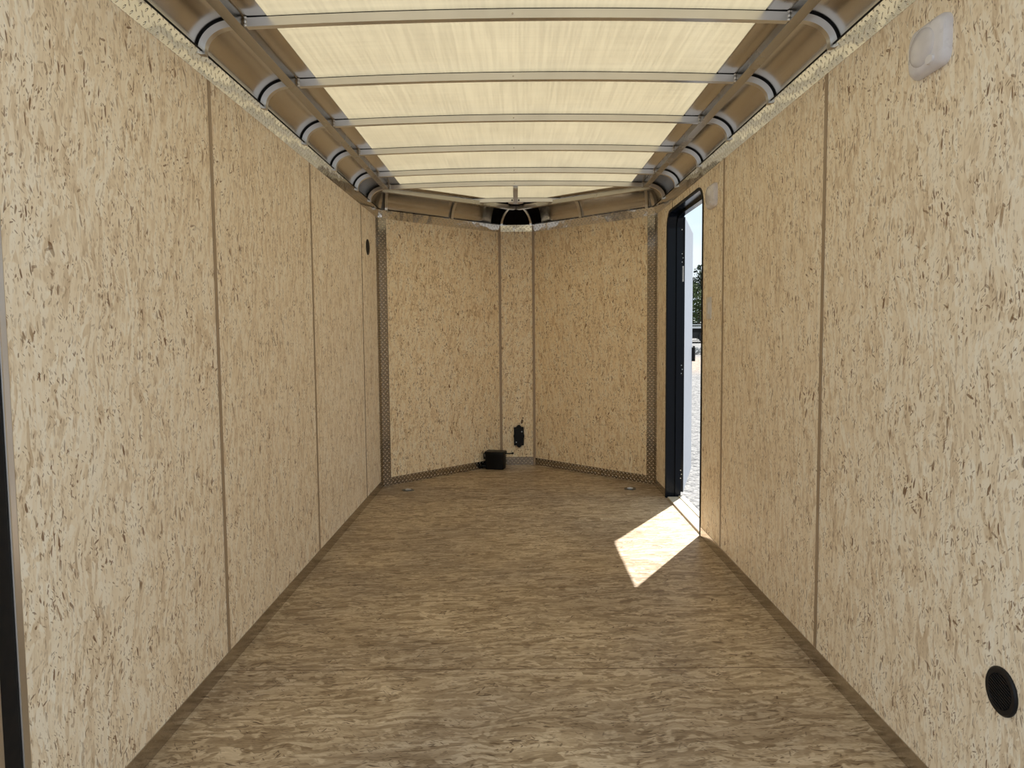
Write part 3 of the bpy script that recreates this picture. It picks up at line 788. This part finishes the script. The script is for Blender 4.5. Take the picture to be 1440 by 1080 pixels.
b.cyl((-0.124, -0.058, 0.030), (-0.124, -0.044, 0.030), 0.016, n=16)
cb = b.build('cable', M['black'], root, smooth=True)
b = MB(); b.cyl((-0.118, -0.060, 0.038), (-0.118, -0.063, 0.038), 0.003, n=8); b.build('terminal', M['zinc'], cb)
b = MB()
pth = [Vector((0.080, -0.01, 0.136)), Vector((0.110, 0.0, 0.133)), Vector((0.145, 0.01, 0.134))]
for a, c_ in zip(pth, pth[1:]): b.cyl(a, c_, 0.005, n=8)
b.cyl((0.138, 0.009, 0.134), (0.156, 0.013, 0.136), 0.008, n=10)
b.build('wire', M['rubber'], root, smooth=True)

root = empty('junction_box', (0.009, YP, 0.255)); tag(root, 'tall black box screwed to the flat nose panel', 'box')
def poly_prism(pts, y0, y1):
    bb = MB(); bb.rings([[(x, y0, z) for x, z in pts], [(x, y1, z) for x, z in pts]]); return bb
sil = [(-0.043, -0.080), (-0.022, -0.080), (-0.008, -0.096), (0.006, -0.100), (0.016, -0.092), (0.024, -0.080), (0.043, -0.080), (0.045, -0.012), (0.048, -0.006), (0.048, 0.008), (0.044, 0.014),
       (0.042, 0.080), (0.022, 0.082), (0.012, 0.096), (0.000, 0.102), (-0.012, 0.094), (-0.024, 0.080), (-0.044, 0.078), (-0.043, 0.014), (-0.047, 0.008), (-0.047, -0.006), (-0.044, -0.012)]
poly_prism(sil, -0.028, 0.0).build('case', M['black'], root, bevel=0.002)
b = MB(); b.box(-0.034, 0.034, -0.034, -0.027, -0.066, 0.066); b.build('cover', M['black'], root, bevel=0.003)
for x, z in ((0.026, 0.042), (-0.023, -0.050)):
    b = MB(); b.cyl((x, -0.033, z), (x, -0.037, z), 0.0055, n=10); b.build('screw', M['zinc'], root)
# knot hole above the box
b = MB()
b.rings([[(0.037 + 0.010 * math.cos(a) + 0.004 * math.sin(a), y, 0.382 + 0.020 * math.sin(a)) for a in [2 * math.pi * g / 14 for g in range(14)]] for y in (YP - 0.0012, YP + 0.002)])
b.rings([[(0.045 + 0.008 * math.cos(a), y, 0.413 + 0.006 * math.sin(a)) for a in [2 * math.pi * g / 10 for g in range(10)]] for y in (YP - 0.0012, YP + 0.002)])
tag(b.build('burn_mark', M['joint']), 'small dark drilled mark above the black wall box', 'mark')

# ---------------------------------------------------------------- outside
b = MB()
def gz(y):
    if y < 10: return -0.52
    if y > 60: return 0.62
    return -0.52 + 1.14 * (y - 10) / 50
rows = []
for y in (-40, -10, 0, 5, 10, 15, 20, 25, 30, 36, 42, 48, 54, 60, 80, 120, 200):
    rows.append([(x, y, gz(y)) for x in (-120, -40, -10, 0, 5, 10, 15, 20, 30, 60, 120)])
b.sheet(rows)
tag(b.build('ground', M['gravel'], smooth=True), 'white gravel yard outside the side door', 'ground', kind='structure')

# flatbed trailer parked in the yard
TY = 47.0; TXc = 11.75
gy = gz(TY)
root = empty('parked_trailer', (TXc, TY, gy)); tag(root, 'distant black trailer with pale rail seen through the doorway', 'trailer')
b = MB(); b.box(-2.6, 2.6, 0.0, 1.8, 0.62, 0.92); b.box(-2.6, 2.6, -0.35, 1.6, 0.28, 0.65); b.build('chassis', M['frame_black'], root)
b = MB(); b.box(-2.7, 2.7, -0.42, 1.9, 0.90, 1.03); b.box(-2.7, 2.7, -0.40, -0.34, 1.10, 1.16); b.build('rail', M['rail_white'], root)
for dx in (0.02, 1.05):
    b = MB(); b.cyl((dx, -0.62, 0.36), (dx, -0.36, 0.36), 0.36, n=32); wl = b.build('wheel', M['tire'], root)
    b = MB(); b.cyl((dx, -0.66, 0.36), (dx, -0.6, 0.36), 0.215, n=28); rm = b.build('rim', M['rim'], wl)
    b = MB(); b.cyl((dx - 0.03, -0.70, 0.37), (dx - 0.03, -0.64, 0.37), 0.075, n=16); b.build('hub', M['tire'], rm)
b = MB(); b.box(-0.12, 0.02, -0.46, -0.42, 0.80, 0.88); b.build('marker_light', M['red'], root)

# leaf clusters
def crown(bb, cx, cy, cz, rx, ry, rz_, n, ls):
    for _ in range(n):
        while True:
            u = Vector((random.uniform(-1, 1), random.uniform(-1, 1), random.uniform(-1, 1)))
            if 0.25 < u.length < 1: break
        p = Vector((cx + u.x * rx, cy + u.y * ry, cz + u.z * rz_))
        a = Vector((random.gauss(0, 1), random.gauss(0, 1), random.gauss(0, 1))).normalized(); q = a.orthogonal().normalized() * ls * random.uniform(0.6, 1.3)
        w_ = a.cross(q) * 0.6
        bb.add([p - q, p + w_, p + q, p - w_], [(0, 1, 2, 3)])
def tree(x, y, blobs, mat, label, n=420, ls=0.14, th=3.0):
    root = empty('tree', (x, y, gz(y))); tag(root, label, 'tree', 'trees behind the yard')
    b = MB()
    for (bx, by, bz, r_) in blobs: crown(b, bx, by, bz, r_, r_, r_ * 0.85, n, ls)
    b.build('crown', mat, root)
    b = MB(); b.cyl((0, 0, -0.1), (0.1, 0, th), 0.22, 0.10, n=10)
    for (bx, by, bz, r_) in blobs[:4]: b.cyl((0.1, 0, th - 0.4), (bx * 0.8, by * 0.8, bz - 0.2), 0.09, 0.03, n=6)
    b.build('trunk', M['bark'], root)
tree(18.6, 74, [(0, 0, 6.2, 1.0), (0.7, 0, 5.4, 1.1), (-0.7, 0.3, 4.9, 1.0), (1.3, 0.4, 6.8, 0.9), (0.5, 0, 4.3, 0.9), (1.7, 0, 5.6, 1.0)], M['leaf_dark'], 'tallest dark tree seen through the side doorway')
tree(16.7, 68, [(0, 0, 3.4, 1.2), (0.9, 0, 2.6, 1.2), (-1.2, 0.2, 2.4, 1.3), (0.2, 0, 1.6, 1.2), (-0.8, 0.2, 4.2, 0.8)], M['leaf_mid'], 'lower olive green tree in front of the dark one', th=1.8)
tree(19.6, 80, [(0, 0, 4.4, 1.6), (1.8, 0, 4.6, 1.6), (-1.4, 0, 3.4, 1.5), (1.0, 0, 2.6, 1.6), (-1.6, 0, 1.6, 1.4), (1.2, 0, 1.2, 1.4)], M['leaf_dark'], 'dark tree farthest back, right of the tall one', th=2.6)
root = empty('hedge', (12.6, 51, gz(51))); tag(root, 'black brush behind the parked trailer', 'brush', kind='stuff')
b = MB()
for i in range(9): crown(b, -2.2 + i * 0.7, 0, 0.9 + 0.2 * math.sin(i * 1.7), 0.55, 0.4, 0.75, 160, 0.12)
b.build('foliage', M['leaf_dark'], root)
# pale brush heap in the yard
root = empty('brush_heap', (8.35, 34, gz(34))); tag(root, 'pale tangled heap on the gravel before the parked trailer', 'brush', kind='stuff')
b = MB()
for i in range(6): crown(b, -0.5 + i * 0.3, 0, 0.16, 0.3, 0.3, 0.16, 110, 0.06)
b.build('twigs', M['brush'], root)
